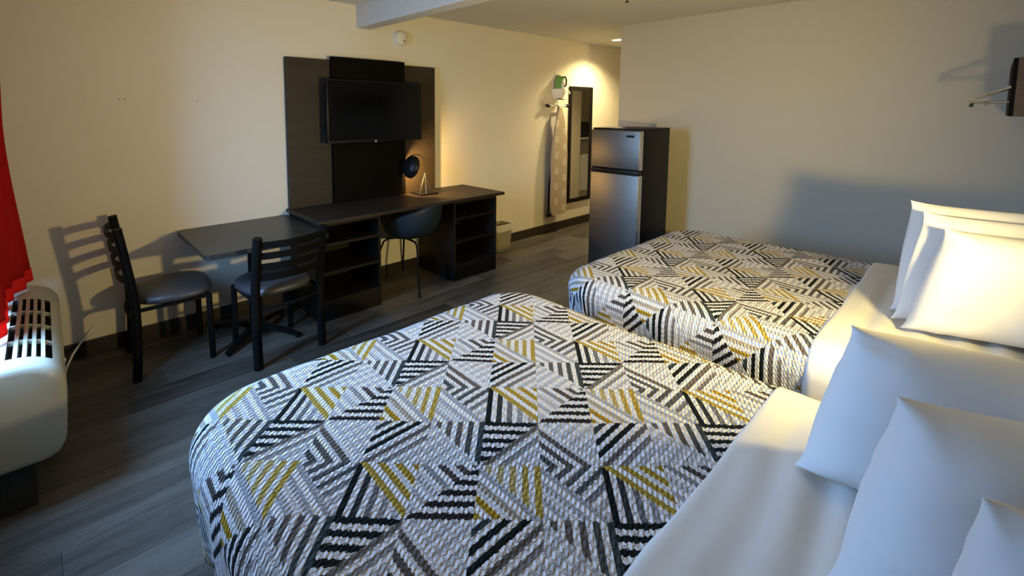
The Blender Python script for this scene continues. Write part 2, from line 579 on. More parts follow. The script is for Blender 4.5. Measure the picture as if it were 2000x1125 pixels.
# window wall with opening
y0, y1, z0, z1 = WIN
b_ = bmesh.new()
bx(b_, XW - .12, XW, YB, DOOR[0], -.004, HC); bx(b_, XW - .12, XW, DOOR[0], DOOR[1], DOOR[3], HC)
bx(b_, XW - .12, XW, DOOR[1], y0, -.004, HC); bx(b_, XW - .12, XW, y1, D, -.004, HC)
bx(b_, XW - .12, XW, y0, y1, -.004, z0); bx(b_, XW - .12, XW, y0, y1, z1, HC)
struct('wall_left', b_, M_wall)
b_ = bmesh.new()
for a in (DOOR[0], DOOR[1] - .035): bx(b_, XW - .125, XW + .01, a, a + .035, 0, DOOR[3])
bx(b_, XW - .125, XW + .01, DOOR[0] + .035, DOOR[1] - .035, DOOR[3] - .035, DOOR[3])
dr1 = struct('fill_door_1', b_, M_frame)  # frame of the unseen door added for daylight fill
b_ = bmesh.new(); bx(b_, -.02, .02, 0, DOOR[1] - DOOR[0] - .08, .01, DOOR[3] - .04)
bmesh.ops.transform(b_, matrix=Matrix.Translation((XW - .10, DOOR[0] + .037, 0)) @ Matrix.Rotation(math.radians(DOOR_OPEN), 4, 'Z'), verts=b_.verts[:])
obj('fill_door_leaf', b_, M_grey, dr1)
b_ = bmesh.new()
for a in (y0, (y0 + y1) / 2 - .02, y1 - .04): bx(b_, XW - .10, XW - .04, a, a + .04, z0, z1)
bx(b_, XW - .10, XW - .04, y0, y1, z0, z0 + .04); bx(b_, XW - .10, XW - .04, y0, y1, z1 - .04, z1)
w1 = struct('window_1', b_, M_white)
obj('pane', box(XW - .072, XW - .068, y0 + .04, y1 - .04, z0 + .04, z1 - .04), M_glass, w1)
# partition and the corridor behind it
struct('wall_right', box(XP, XP2, YB, YPE, -.004, HC), M_grey)
b_ = bmesh.new(); bx(b_, XP2, 6.93, 1.7, 2.40, -.004, HC)
struct('wall_corridor', b_, M_wall)
struct('wall_niche', box(6.93, XF, 1.62, 1.70, -.004, HC), M_wall)
struct('wall_far', box(XF, XF + .1, YB, D, -.004, HC), M_wall)
# beam along the ceiling, from the TV wall to the head wall
struct('ceiling_beam', box(2.003, 2.135, YB, D, 2.175, HC, bev=.004), M_ceil)
struct('baseboard_front', box(XW, XF, D - .014, D, 0, .102, bev=.003), M_base)
struct('baseboard_right', box(XP - .014, XP, YB, YPE, 0, .102, bev=.003), M_base)
struct('baseboard_end', box(XP, XP2, YPE, YPE + .014, 0, .102, bev=.003), M_base)
struct('baseboard_left', box(XW, XW + .014, DOOR[1], D - .014, 0, .102, bev=.003), M_base)

# ------------------------------------------------------------------ beds
def rrect_dist(x, y, hx, hy, rc):
    """outside distance and direction to a rounded rectangle"""
    qx, qy = abs(x) - (hx - rc), abs(y) - (hy - rc)
    ax_, ay_ = max(qx, 0), max(qy, 0)
    l = math.hypot(ax_, ay_)
    if l <= rc or l == 0: return 0, (0, 0)
    return l - rc, (math.copysign(ax_ / l, x), math.copysign(ay_ / l, y))

def drape(x, y, cx, cy, hx, hy, rc, r, ztop, flare=0.):
    """flat cloth point -> point on a soft rounded block (arc length kept)"""
    d, dr = rrect_dist(x - cx, y - cy, hx, hy, rc)
    if d <= 0: return Vector((x, y, ztop)), 0, (0, 0)
    q = r * PI / 2
    th = min(d, q) / r
    off, drop = r * math.sin(th), r * (1 - math.cos(th))
    if d > q:
        drop += d - q; off += flare * (d - q)
    bx_, by_ = x - dr[0] * d, y - dr[1] * d
    return Vector((bx_ + dr[0] * off, by_ + dr[1] * off, ztop - drop)), max(0, d - q), dr

def cloth(name, material, X0, X1, Y0, Y1, core, rc, r, ztop, dmax, step, uvf, thick, seed, wr=.004, parent=None, flare=-.1, folds=0., ridge=0., lip=None):
    cx, cy, hx, hy = (core[0] + core[1]) / 2, (core[2] + core[3]) / 2, (core[1] - core[0]) / 2, (core[3] - core[2]) / 2
    nx, ny = int((X1 - X0) / step) + 1, int((Y1 - Y0) / step) + 1
    bm = bmesh.new()
    uvl = bm.loops.layers.uv.new('cloth')
    G, U = [], {}
    for j in range(ny + 1):
        R_ = []
        for i in range(nx + 1):
            x, y = X0 + (X1 - X0) * i / nx, Y0 + (Y1 - Y0) * j / ny
            d, dr = rrect_dist(x - cx, y - cy, hx, hy, rc)
            if d > dmax + step * .75:
                R_.append(None); continue
            if d > dmax:
                x, y = x - dr[0] * (d - dmax), y - dr[1] * (d - dmax)
            p, hang, dr = drape(x, y, cx, cy, hx, hy, rc, r, ztop, flare)
            n1 = noise.noise(Vector((x * 3.1 + seed, y * 3.1, seed))) * wr + noise.noise(Vector((x * 9 + seed, y * 9, seed * 2))) * wr * .35
            if ridge and hang == 0:
                n1 += min(1, max(0, ((lip or 9) - .03 - y) / .12)) * ridge * math.sin((y * 1.0 + .05 * noise.noise(Vector((x * 2, y * 2, seed)))) * 2 * PI / .105) * (.5 + .5 * noise.noise(Vector((x * 1.5 + 5, y * 4, seed))))
            if hang <= 0: p.z += n1
            if hang > 0 and folds:
                along = x * abs(dr[1]) + y * abs(dr[0])
                k = folds * min(1, hang / .25)
                s = math.sin(along * 2 * PI / .33 + seed + 1.5 * noise.noise(Vector((along * 2, seed, 0))))
                p.x += dr[0] * k * s; p.y += dr[1] * k * s
            if lip and y > lip - .016:
                p += Vector((-dr[0], 0, -1 if hang <= 0 else 0)) * .010 * ((y - lip + .016) / .016) ** 2
            v = bm.verts.new(p); U[v] = uvf(x, y)
            R_.append(v)
        G.append(R_)
    for j in range(ny):
        for i in range(nx):
            q = (G[j][i], G[j][i + 1], G[j + 1][i + 1], G[j + 1][i])
            if None in q: continue
            f = bm.faces.new(q)
            for l in f.loops: l[uvl].uv = U[l.vert]
    o = obj(name, bm, material, parent, smooth='all')
    sm = o.modifiers.new('thickness', 'SOLIDIFY')
    sm.thickness = thick; sm.offset = 1
    return o

ZT = .590                                    # mattress top (sheet lies on it)
def uv_near(x, y):                           # lattice read off the photograph
    det = .11896 * .10512 - .00536 * .00193
    dx, dy = x - .54478, y - .79675
    return ((dx * .10512 - dy * .00536) / det, (dy * .11896 - dx * .00193) / det)
FAR_UV = (0.35, 0.8)
def uv_far(x, y):
    a, b = uv_near(x, y)
    return (a + FAR_UV[0], b + FAR_UV[1])

def bed(x0, x1, yfoot, which):
    """x0,x1,yfoot: outer faces of the made bed"""
    yh = YB + .03
    t = thing('bed', {'near': 'double bed nearest the camera, dark base under the made-up mattress',
                      'far': 'double bed standing by the grey partition wall, dark base under the mattress'}[which], 'bed', ((x0 + x1) / 2, (yh + yfoot) / 2, 0), group=None)
    b2 = bmesh.new()
    prism(b2, rounded_rect(x0 + .085, x1 - .085, yh, yfoot - .09, .15), 0, .30)
    obj('bed_base', b2, M_bedbase, t, smooth=True)
    b2 = bmesh.new()
    prism(b2, rounded_rect(x0 + .03, x1 - .03, yh + .002, yfoot - .034, .19), .302, ZT - .022)
    bevel_all(b2, .085, 5)
    obj('mattress', b2, M_mattress, t, smooth=True)
    core = (x0 + .105, x1 - .105, yh + .06, yfoot - .105)
    return core

q_near = (.262, 1.822, 1.625)
q_far = (2.135, 3.715, 1.585)
c1 = bed(*q_near, 'near')
c2 = bed(*q_far, 'far')
for which, core, sd in (('near', c1, 3.3), ('far', c2, 8.1)):
    s = cloth('bed_sheet', M_sheet, core[0] - .44, core[1] + .44, YB + .031, .412, (core[0], core[1], core[2] - .5, core[3] + .4), .11, .120, ZT + .018, .40, .0145,
              lambda x, y: (x, y), .0035, sd, wr=.005, ridge=.013, folds=.006, flare=-.02, lip=.412)
    tag(s, {'near': 'white sheet on the bed nearest the camera, bare between quilt and pillows', 'far': 'white sheet on the bed by the partition wall, bare between quilt and pillows'}[which], 'sheet')
    q = cloth('quilt', M_quilt, core[0] - .55, core[1] + .55, .372, core[3] + .52, (core[0], core[1], core[2] - .6, core[3]), .11, .105, ZT + .003, .48, .016,
              uv_near if which == 'near' else uv_far, .011, sd + 1, wr=.007, folds=.016, flare=-.10)
    tag(q, {'near': 'white quilt with black, grey and yellow striped triangles on the bed nearest the camera',
            'far': 'striped triangle quilt on the bed beside the fridge and partition wall'}[which], 'quilt', 'matching quilts on the two beds')

# pillows: bilinear patch of four corners puffed up along its normal
def pillow(Bc, Tc, d, L, th, label, seed, twist=(0, 0, 0), front=1.0, back=1.0):
    Bc, Tc = Vector(Bc), Vector(Tc)
    d = Vector((d[0], d[1], 0)).normalized()
    n = 26
    c00, c01, c10, c11 = Bc, Tc, Bc + d * L, Tc + d * L + Vector(twist)
    nrm = d.cross(Tc - Bc).normalized()
    bm = bmesh.new()
    def P(u, v, side):
        a, b_ = (u + 1) / 2, (v + 1) / 2
        # edges drawn in between the ears
        ear = 1 + .045 * abs(u) ** 10 * abs(v) ** 10
        pu = u * ear * (1 + .03 * (1 - v * v) * abs(u) ** 3)
        pv = v * ear * (1 - .035 * (1 - u * u) ** .8 * abs(v) ** 3)
        a, b_ = (pu + 1) / 2, (pv + 1) / 2
        p = c00 * (1 - a) * (1 - b_) + c10 * a * (1 - b_) + c01 * (1 - a) * b_ + c11 * a * b_
        h = th / 2 * max(0, (1 - abs(u) ** 6) * (1 - abs(v) ** 3.4)) ** .47
        w = noise.noise(Vector((u * 1.7 + seed, v * 1.7, side * 3))) * .016
        # gathers running in from the ears and the seams
        edge = max(abs(u), abs(v))
        g = noise.noise(Vector((u * 9 + seed, v * 2.2, side))) * (abs(v) ** 3) + noise.noise(Vector((u * 2.2, v * 9 + seed, side))) * (abs(u) ** 3)
        h2 = h + (w + g * .020) * min(1, h / (.12 * th))
        p = p + nrm * side * h2 * (front if side > 0 else back)
        p.z = max(p.z, ZT + .026 + .006 * (1 - edge))
        return p
    grids = []
    for side in (1, -1):
        G = []
        for j in range(n + 1):
            R_ = []
            for i in range(n + 1):
                u, v = math.sin((i / n * 2 - 1) * PI / 2), math.sin((j / n * 2 - 1) * PI / 2)
                if side == -1 and (i in (0, n) or j in (0, n)): R_.append(grids[0][j][i])
                else: R_.append(bm.verts.new(P(u, v, side)))
            G.append(R_)
        grids.append(G)
        for j in range(n):
            for i in range(n):
                q_ = (G[j][i], G[j][i + 1], G[j + 1][i + 1], G[j + 1][i])
                bm.faces.new(q_ if side == 1 else q_[::-1])
    o = obj('pillow', bm, M_pillow, smooth='all')
    ss = o.modifiers.new('subdivision', 'SUBSURF'); ss.levels = 1; ss.render_levels = 1
    return tag(o, label, 'pillow', 'white pillows standing at the bed heads')
DL = (.24, -.97)
ZS = .632
pillow((1.355, .252, ZS), (1.40, .175, .992), DL, .66, .26, 'rear white pillow of the row on the near bed, beside the gap between beds', 1.3, (.14, 0, -.05), .85, 1)
pillow((1.062, .135, ZS), (1.105, .068, .993), (.40, -.92), .60, .26, 'middle white pillow of the row on the near bed', 4.1, (.10, 0, -.03), 1, .6)
pillow((.83, .02, ZS), (.862, -.032, 1.010), (.40, -.92), .48, .18, 'white pillow on the near bed closest to the camera, just its corner in view', 7.7, (0, 0, 0), 1, .7)
pillow((2.569, .177, ZS), (2.60, .086, 1.042), DL, .66, .22, 'front white pillow on the far bed, brightly lit on its broad side', 2.2, (0, 0, 0), 1, .3)
pillow((2.66, .215, ZS), (2.735, .155, 1.075), DL, .66, .16, 'middle white pillow on the far bed, squeezed between two others', 5.9, (0, 0, 0), .6, .6)
pillow((2.775, .232, ZS), (2.845, .203, 1.10), DL, .68, .17, 'rear white pillow on the far bed, closest to the partition wall', 9.4, (0, 0, 0), .7, 1)

# wall lamp between the beds (just outside the picture; it lights the room)
LP = Vector((1.86, YB + .16, 1.16))
t = thing('wall_lamp', 'black wall lamp with a lit round globe between the two bed heads', 'lamp', (LP.x, YB, LP.z))
b_ = bmesh.new(); lathe(b_, [(0, 0), (.055, 0), (.055, .012), (.02, .02), (0, .02)], (LP.x, YB, LP.z - .10), (0, 1, 0), 20)
obj('wall_plate', b_, M_black, t, smooth=True)
b_ = bmesh.new(); tube(b_, [(LP.x, YB + .02, LP.z - .10), (LP.x, YB + .11, LP.z - .12), (LP.x, LP.y, LP.z - .11), (LP.x, LP.y, LP.z - .075)], .008)
obj('arm', b_, M_black, t, smooth=True)
b_ = bmesh.new(); bmesh.ops.create_uvsphere(b_, u_segments=20, v_segments=12, radius=.07); bmesh.ops.translate(b_, verts=b_.verts[:], vec=LP)
obj('globe', b_, M_globe, t, smooth='all')
L = bpy.data.lights.new('wall_lamp_beam', 'SPOT')
L.energy = LAMP_W; L.color = WARM; L.spot_size = math.radians(158); L.spot_blend = 1.0; L.shadow_soft_size = .05
lo = bpy.data.objects.new('wall_lamp_beam', L); COL.objects.link(lo)
lo.location = LP + Vector((0, .125, 0)); lo.rotation_euler = Vector((.30, 1, .16)).to_track_quat('-Z', 'Y').to_euler()

# ------------------------------------------------------------------ TV panel, TV
t = thing('tv_back_panel', 'tall brown laminate panel on the wall behind the television', 'wall panel', (2.09, D - .03, .742))
obj('back_panel', box(1.385, 2.80, 3.505, D, .742, 1.894, bev=.002), M_panel, t)
obj('center_panel', box(1.733, 2.435, 3.475, 3.505, .742, 1.919, bev=.002), M_panel2, t, label='darker raised middle strip')
t = thing('television', 'black flat screen television hanging on the dark centre panel above the desk', 'television', (2.1, 3.42, 1.236))
b_ = bmesh.new()
bx(b_, 1.645, 2.550, 3.385, 3.425, 1.236, 1.737, bev=.004)
bx(b_, 1.655, 2.54, 3.425, 3.462, 1.25, 1.70, bev=.012)
obj('housing', b_, M_blackp, t, smooth=True)
b_ = bmesh.new(); bx(b_, 1.655, 2.540, 3.3825, 3.386, 1.256, 1.728)
obj('screen', b_, M_tvscreen, t)
b_ = bmesh.new(); lathe(b_, [(0, 0), (.012, 0), (.010, .004), (0, .005)], (2.075, 3.385, 1.240), (0, -1, 0), 12)
obj('indicator', b_, mat('grey_indicator', (.22, .22, .22), .3), t, smooth=True)
obj('wall_bracket', box(1.95, 2.2, 3.461, 3.4748, 1.35, 1.6), M_black, t)

# ------------------------------------------------------------------ desk
DX0, DX1, DY = 1.372, 3.195, 2.962
t = thing('desk', 'long espresso desk with open shelves at both ends under the television', 'desk', (2.28, 3.25, 0))
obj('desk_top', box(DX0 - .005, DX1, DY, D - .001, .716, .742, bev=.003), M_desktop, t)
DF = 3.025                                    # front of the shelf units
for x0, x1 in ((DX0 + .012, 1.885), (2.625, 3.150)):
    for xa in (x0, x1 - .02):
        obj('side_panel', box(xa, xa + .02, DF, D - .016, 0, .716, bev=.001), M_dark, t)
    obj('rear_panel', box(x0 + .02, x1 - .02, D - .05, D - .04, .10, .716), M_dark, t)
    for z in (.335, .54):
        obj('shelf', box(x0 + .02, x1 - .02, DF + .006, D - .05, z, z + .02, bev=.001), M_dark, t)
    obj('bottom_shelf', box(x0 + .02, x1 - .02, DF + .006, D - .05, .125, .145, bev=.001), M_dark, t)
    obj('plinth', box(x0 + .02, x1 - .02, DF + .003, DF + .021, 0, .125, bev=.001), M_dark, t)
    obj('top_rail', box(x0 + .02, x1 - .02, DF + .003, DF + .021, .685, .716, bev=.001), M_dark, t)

# desk lamp
t = thing('desk_lamp', 'small black dome lamp with chrome tripod stand, lit, on the desk', 'lamp', (2.575, 3.37, .742))
b_ = bmesh.new(); bx(b_, 2.475, 2.665, 3.285, 3.455, .742, .757, bev=.004)
obj('base', b_, M_blackp, t, smooth=True)
ap = Vector((2.575, 3.37, .935))
for q_ in ((2.487, 3.335, .757), (2.535, 3.30, .757), (2.645, 3.385, .757)):
    b_ = bmesh.new(); tube(b_, [q_, ap], .0045)
    obj('rod', b_, M_chrome, t, smooth=True)
sh = Vector((2.395, 3.345, 1.005)); sd_ = Vector((.95, .0, -.30)).normalized()
b_ = bmesh.new()
pts = [ap, (2.578, 3.37, 1.0), (2.560, 3.368, 1.06), (2.515, 3.362, 1.098), (2.455, 3.353, 1.108), (2.395, 3.345, 1.100), (2.350, 3.339, 1.070), tuple(sh - sd_ * .045)]
tube(b_, pts, .0042)
obj('arm', b_, M_black, t, smooth=True)
b_ = bmesh.new()
prof = [(.0, -.050), (.03, -.048), (.062, -.038), (.086, -.020), (.098, .002), (.101, .022), (.098, .022), (.094, .002), (.082, -.018), (.059, -.035), (.028, -.044), (0, -.046)]
lathe(b_, prof, sh, sd_, 28)
obj('shade', b_, M_blackp, t, smooth=True)
b_ = bmesh.new(); bmesh.ops.create_uvsphere(b_, u_segments=14, v_segments=8, radius=.014); bmesh.ops.translate(b_, verts=b_.verts[:], vec=sh - sd_ * .028)
obj('bulb', b_, M_bulb, t, smooth='all')
L = bpy.data.lights.new('desk_lamp_light', 'SPOT')
L.energy = DESK_LAMP_W * 4; L.color = (1, .60, .19); L.spot_size = math.radians(150); L.spot_blend = .6; L.shadow_soft_size = .025
lo = bpy.data.objects.new('desk_lamp_light', L); COL.objects.link(lo)
lo.location = sh - sd_ * .010
lo.rotation_euler = Vector((.86, .34, -.38)).to_track_quat('-Z', 'Y').to_euler()

# ------------------------------------------------------------------ cafe table
t = thing('cafe_table', 'black square-topped pedestal table pushed against the wall left of the desk', 'table', (1.0, 3.18, 0))
b_ = bmesh.new(); prism(b_, rounded_rect(.627, 1.366, 2.802, D - .002, .035), .668, .697); bevel_all(b_, .006, 2)
obj('table_top', b_, M_tabletop, t, smooth=True)
obj('support_plate', box(.85, 1.15, 3.03, 3.33, .655, .668, bev=.003), M_black, t)
b_ = bmesh.new(); lathe(b_, [(0, .06), (.039, .06), (.039, .655), (0, .655)], (1.0, 3.18, 0), seg=20)
obj('column', b_, M_black, t, smooth=True)
b_ = bmesh.new(); lathe(b_, [(0, .04), (.075, .04), (.06, .075), (.04, .085), (0, .085)], (1.0, 3.18, 0), seg=20)
obj('hub', b_, M_black, t, smooth=True)
for a in (-140, -52, 38, 128):
    ca, sa = math.cos(math.radians(a)), math.sin(math.radians(a))
    b_ = bmesh.new(); tube(b_, [(1.0 + ca * r_, 3.18 + sa * r_, z_) for r_, z_ in ((.04, .062), (.15, .052), (.27, .03), (.315, .022))], [.03, .028, .022, .018], 8, flat=(1, .65))
    f_ = obj('foot', b_, M_black, t, smooth=True)
    b_ = bmesh.new(); lathe(b_, [(0, 0), (.014, 0), (.014, .012), (0, .014)], (1.0 + ca * .30, 3.18 + sa * .30, 0), seg=10)
    obj('glide', b_, M_blackp, f_)

# ------------------------------------------------------------------ ladder back chairs (local frame: +x is forward, origin under the back legs)
def ladder_chair(loc, rot, label, ztop):
    t = thing('ladder_back_chair', label, 'chair', loc, rot, 'black ladder-back chairs at the small table', local=True)
    hw = .205
    def post_x(z):                            # lean of the back posts
        if z < .43: return .006 * math.sin(z / .43 * PI) + .0 + .012 * z / .43
        return .012 - .060 * ((z - .43) / (ztop - .43)) ** 1.15
    zs = [0, .1, .2, .3, .43, .5, .6, .7, .78, ztop]
    zs = sorted(set(z for z in zs if z <= ztop))
    for s in (-1, 1):
        b_ = bmesh.new(); tube(b_, [(post_x(z), s * hw, z) for z in zs], .024, 10, flat=(1.12, .95))
        sub(obj('rear_leg', b_, M_black, t, smooth=True))
        b_ = bmesh.new(); tube(b_, [(.385, s * .185, 0), (.378, s * .185, .40)], .0175, 8)
        sub(obj('front_leg', b_, M_black, t, smooth=True))
        b_ = bmesh.new(); tube(b_, [(.013, s * .198, .392), (.378, s * .185, .392)], .012, 6)
        sub(obj('side_rail', b_, M_black, t, smooth=True))
    b_ = bmesh.new(); tube(b_, [(.376, -.185, .392), (.376, .185, .392)], .012, 6)
    sub(obj('front_rail', b_, M_black, t, smooth=True))
    n = 4
    for i in range(n):
        z = ztop - .045 - i * (ztop - .50) / n * .92
        b_ = bmesh.new()
        K = 10
        lo_, hi_ = [], []
        for k in range(K + 1):
            y_ = -hw + 2 * hw * k / K
            bow = -.052 * (1 - (y_ / hw) ** 2)
            x_ = post_x(z) + bow
            hi_.append((x_, y_)); 
        h_ = .020
        vv = [[bm_v for bm_v in (b_.verts.new((x_ - .004, y_, z - h_)), b_.verts.new((x_ + .004, y_, z - h_)), b_.verts.new((x_ + .004 - .004, y_, z + h_)), b_.verts.new((x_ - .008, y_, z + h_)))] for x_, y_ in hi_]
        for k in range(K):
            for j in range(4):
                b_.faces.new((vv[k][j], vv[k][(j + 1) % 4], vv[k + 1][(j + 1) % 4], vv[k + 1][j]))
        b_.faces.new(vv[0]); b_.faces.new(vv[-1][::-1])
        sub(obj('slat', b_, M_black, t, smooth=True))
    b_ = bmesh.new(); tube(b_, [(post_x(.35) - .035 * (1 - (y_ / hw) ** 2), y_, .35) for y_ in [-hw + 2 * hw * k / 8 for k in range(9)]], .010, 6)
    sub(obj('rear_stretcher', b_, M_black, t, smooth=True))
    # padded seat: straight-ish front, round back
    poly = []
    for k in range(40):
        a = 2 * PI * k / 40
        ca, sa = math.cos(a), math.sin(a)
        e_ = 2 / 3.2
        px_ = math.copysign(abs(ca) ** e_, ca) * .205; py_ = math.copysign(abs(sa) ** e_, sa) * .215
        if px_ < 0: py_ *= 1 - .16 * (-px_ / .205) ** 1.5
        poly.append((.215 + px_, py_))
    b_ = bmesh.new()
    rings = []
    for sc_, z in ((.90, .403), (.985, .407), (1.0, .424), (.985, .440), (.90, .453), (.65, .460), (.3, .462)):
        rings.append([b_.verts.new((.215 + (p[0] - .215) * sc_, p[1] * sc_, z)) for p in poly])
    for A, Bq in zip(rings, rings[1:]):
        for k in range(40): b_.faces.new((A[k], A[(k + 1) % 40], Bq[(k + 1) % 40], Bq[k]))
    b_.faces.new(rings[0][::-1]); b_.faces.new(rings[-1])
    sub(obj('seat', b_, M_vinyl, t, smooth='all', label='charcoal padded vinyl seat'))
    return t
ladder_chair((.318, 3.240, 0), math.radians(-2.5), 'black ladder-back metal chair by the bare wall, side-on, nearest the air conditioner', .865)
ladder_chair((1.060, 2.728, 0), math.radians(95.1), 'black ladder-back metal chair seen from behind, in front of the table and desk', 0.785)

# ------------------------------------------------------------------ shell desk chair (local: +x forward)
t = thing('shell_chair', 'dark blue moulded shell chair with thin black legs tucked under the desk', 'chair', (2.310, 3.235, 0), math.radians(112), local=True)
b_ = bmesh.new()
nu, nv = 22, 14
G = []
for j in range(nv + 1):
    v = j / nv
    R_ = []
    for i in range(nu + 1):
        a = -PI * .80 + 1.6 * PI * i / nu            # angle around, 0 = back (-x)
        back = (1 + math.cos(a)) / 2                # 1 at back, ~0 at front
        rim = .535 + (.735 - .535) * back ** 1.15   # rim height
        r_ = .258 * (1 - (1 - v) ** 2.4) ** .75
        z = .425 + (rim - .425) * v ** 1.9
        lean = .035 * v * back
        R_.append(b_.verts.new((-math.cos(a) * (r_ * .95 + lean), math.sin(a) * r_ * 1.05, z)))
    G.append(R_)
for j in range(nv):
    for i in range(nu): b_.faces.new((G[j][i], G[j][i + 1], G[j + 1][i + 1], G[j + 1][i]))
# front of the seat pan
fr = []
for j in range(nv + 1):
    pass
bmesh.ops.remove_doubles(b_, verts=b_.verts[:], dist=.0008)
# close the gap at the front with a low lip
L_, R2 = [G[j][0] for j in range(1, nv + 1) if G[j][0].is_valid], [G[j][nu] for j in range(1, nv + 1) if G[j][nu].is_valid]
L_, R2 = L_[:8], R2[:8]
prev = None
for p, q_ in zip(L_, R2):
    mid = [b_.verts.new((p.co.x * (1 - k / 4) + q_.co.x * k / 4 + .055 * math.sin(PI * k / 4) * (p.co.y / -.2 if p.co.y else 0) * 0 + .05 * math.sin(PI * k / 4) * (p.co.length_squared > 0), p.co.y + (q_.co.y - p.co.y) * k / 4, p.co.z)) for k in range(1, 4)]
    rw = [p] + mid + [q_]
    if prev:
        for k in range(4): b_.faces.new((prev[k], prev[k + 1], rw[k + 1], rw[k]))
    prev = rw
shl = obj('shell', b_, M_navy, t, smooth='all')
sm = shl.modifiers.new('thickness', 'SOLIDIFY'); sm.thickness = .008; sm.offset = 0
sub(shl)
for sx in (-1, 1):
    for sy in (-1, 1):
        b_ = bmesh.new()
        tube(b_, [(sx * .05, sy * .10, .425), (sx * .13, sy * .13, .418), (sx * .165, sy * .158, .395), (sx * .190, sy * .188, .30), (sx * .235, sy * .235, 0)], .0085, 8)
        sub(obj('leg', b_, M_black, t, smooth=True))
b_ = bmesh.new(); tube(b_, [(-.05, -.10, .425), (-.05, .10, .425), (.05, .10, .425), (.05, -.10, .425), (-.05, -.10, .425)], .008, 6)
sub(obj('leg_frame', b_, M_black, t, smooth=True))

# ------------------------------------------------------------------ waste bin
t = thing('waste_bin', 'small grey waste bin with white liner beside the right end of the desk', 'bin', (3.62, 3.42, 0))
def taper(bm, x0, x1, y0, y1, z0, z1, k, wall=None, r=.02):
    cx, cy = (x0 + x1) / 2, (y0 + y1) / 2
    P1 = rounded_rect(x0, x1, y0, y1, r, 3)
    def ring(s, z): return [bm.verts.new((cx + (a - cx) * s, cy + (b - cy) * s, z)) for a, b in P1]
    R_ = [ring(k, z0), ring(1, z1), ring(1 - .06, z1), ring(k - .06, z0 + .01)]
    n = len(P1)
    for A, Bq in zip(R_, R_[1:]):
        for i in range(n): bm.faces.new((A[i], A[(i + 1) % n], Bq[(i + 1) % n], Bq[i]))
    bm.faces.new(R_[0][::-1]); bm.faces.new(R_[-1])
b_ = bmesh.new(); taper(b_, 3.50, 3.735, 3.34, 3.52, 0, .285, .86)
obj('tub', b_, M_bin, t, smooth=True)
b_ = bmesh.new(); taper(b_, 3.494, 3.741, 3.334, 3.526, .235, .292, .985, r=.022)
bmesh.ops.delete(b_, geom=[f for f in b_.faces if len(f.verts) > 4], context='FACES')
for v in b_.verts:
    if v.co.z < .26: v.co.z += random.uniform(-.02, .012)
obj('liner', b_, M_liner, t, smooth=True)

# ------------------------------------------------------------------ fridge (front towards the window)
t = thing('fridge', 'two-door stainless steel fridge with black sides standing by the partition end', 'fridge', (3.98, 2.15, 0))
FX, FY0, FY1, FX2 = 3.712, 1.921, 2.392, 4.245
obj('cabinet', box(FX + .062, FX2, FY0, FY1, .02, 1.332, bev=.006), M_fridgeside, t, smooth=True)
obj('top_cover', box(FX + .03, FX2, FY0 - .001, FY1 + .001, 1.331, 1.345, bev=.004), M_fridgeside, t, smooth=True)
for nm, za, zb in (('freezer_door', .992, 1.330), ('fridge_door', .045, .955)):
    b_ = bmesh.new(); bx(b_, FX, FX + .055, FY0 + .002, FY1 - .002, za, zb, bev=.010, seg=3)
    dr_ = obj(nm, b_, M_steel, t, smooth=True)
    b_ = bmesh.new(); bx(b_, FX + .006, FX + .050, FY0 - .001, FY0 + .004, za + .004, zb - .004, bev=.002)
    obj('door_edge', b_, M_edge, dr_, label='bright metal door edge')
    if nm == 'freezer_door':
        b_ = bmesh.new(); bx(b_, FX - .003, FX + .002, FY0 + .055, FY0 + .125, 1.270, 1.290, bev=.001)
        bd = obj('badge', b_, M_blackp, dr_, label='small dark maker badge')
hd = bmesh.new(); bx(hd, FX - .012, FX + .05, FY0 + .004, FY1 - .004, .957, .990, bev=.006)
obj('handle_band', hd, M_blackp, t, smooth=True)
hd = bmesh.new()
tube(hd, [(FX - .012, FY1 - .03, .982), (FX - .030, FY1 - .045, .980), (FX - .032, FY0 + .20, .970), (FX - .030, FY0 + .05, .964), (FX - .012, FY0 + .02, .962)], .011, 8)
obj('handle', hd, mat('gloss_black_plastic', (.012, .012, .012), .15), t, smooth=True)
for yy in (FY0 + .05, FY1 - .05):
    for xx in (FX + .10, FX2 - .05):
        b_ = bmesh.new(); lathe(b_, [(0, 0), (.02, 0), (.018, .021), (0, .021)], (xx, yy, 0), seg=10); obj('foot', b_, M_blackp, t)

# ------------------------------------------------------------------ mirror
t = thing('wall_mirror', 'tall narrow mirror with dark frame hung on the wall behind the fridge', 'mirror', (5.24, D - .02, .31))
MX0, MX1, MZ0, MZ1 = 4.985, 5.492, .312, 1.800
b_ = bmesh.new()
for a in ((MX0, MX0 + .045, MZ0, MZ1), (MX1 - .045, MX1, MZ0, MZ1)): bx(b_, a[0], a[1], D - .022, D, a[2], a[3], bev=.003)
for a in ((MX0 + .045, MX1 - .045, MZ0, MZ0 + .05), (MX0 + .045, MX1 - .045, MZ1 - .05, MZ1)): bx(b_, a[0], a[1], D - .022, D, a[2], a[3], bev=.003)
obj('frame', b_, M_frame, t)
obj('mirror_glass', box(MX0 + .04, MX1 - .04, D - .012, D - .006, MZ0 + .04, MZ1 - .04), M_mirror, t)

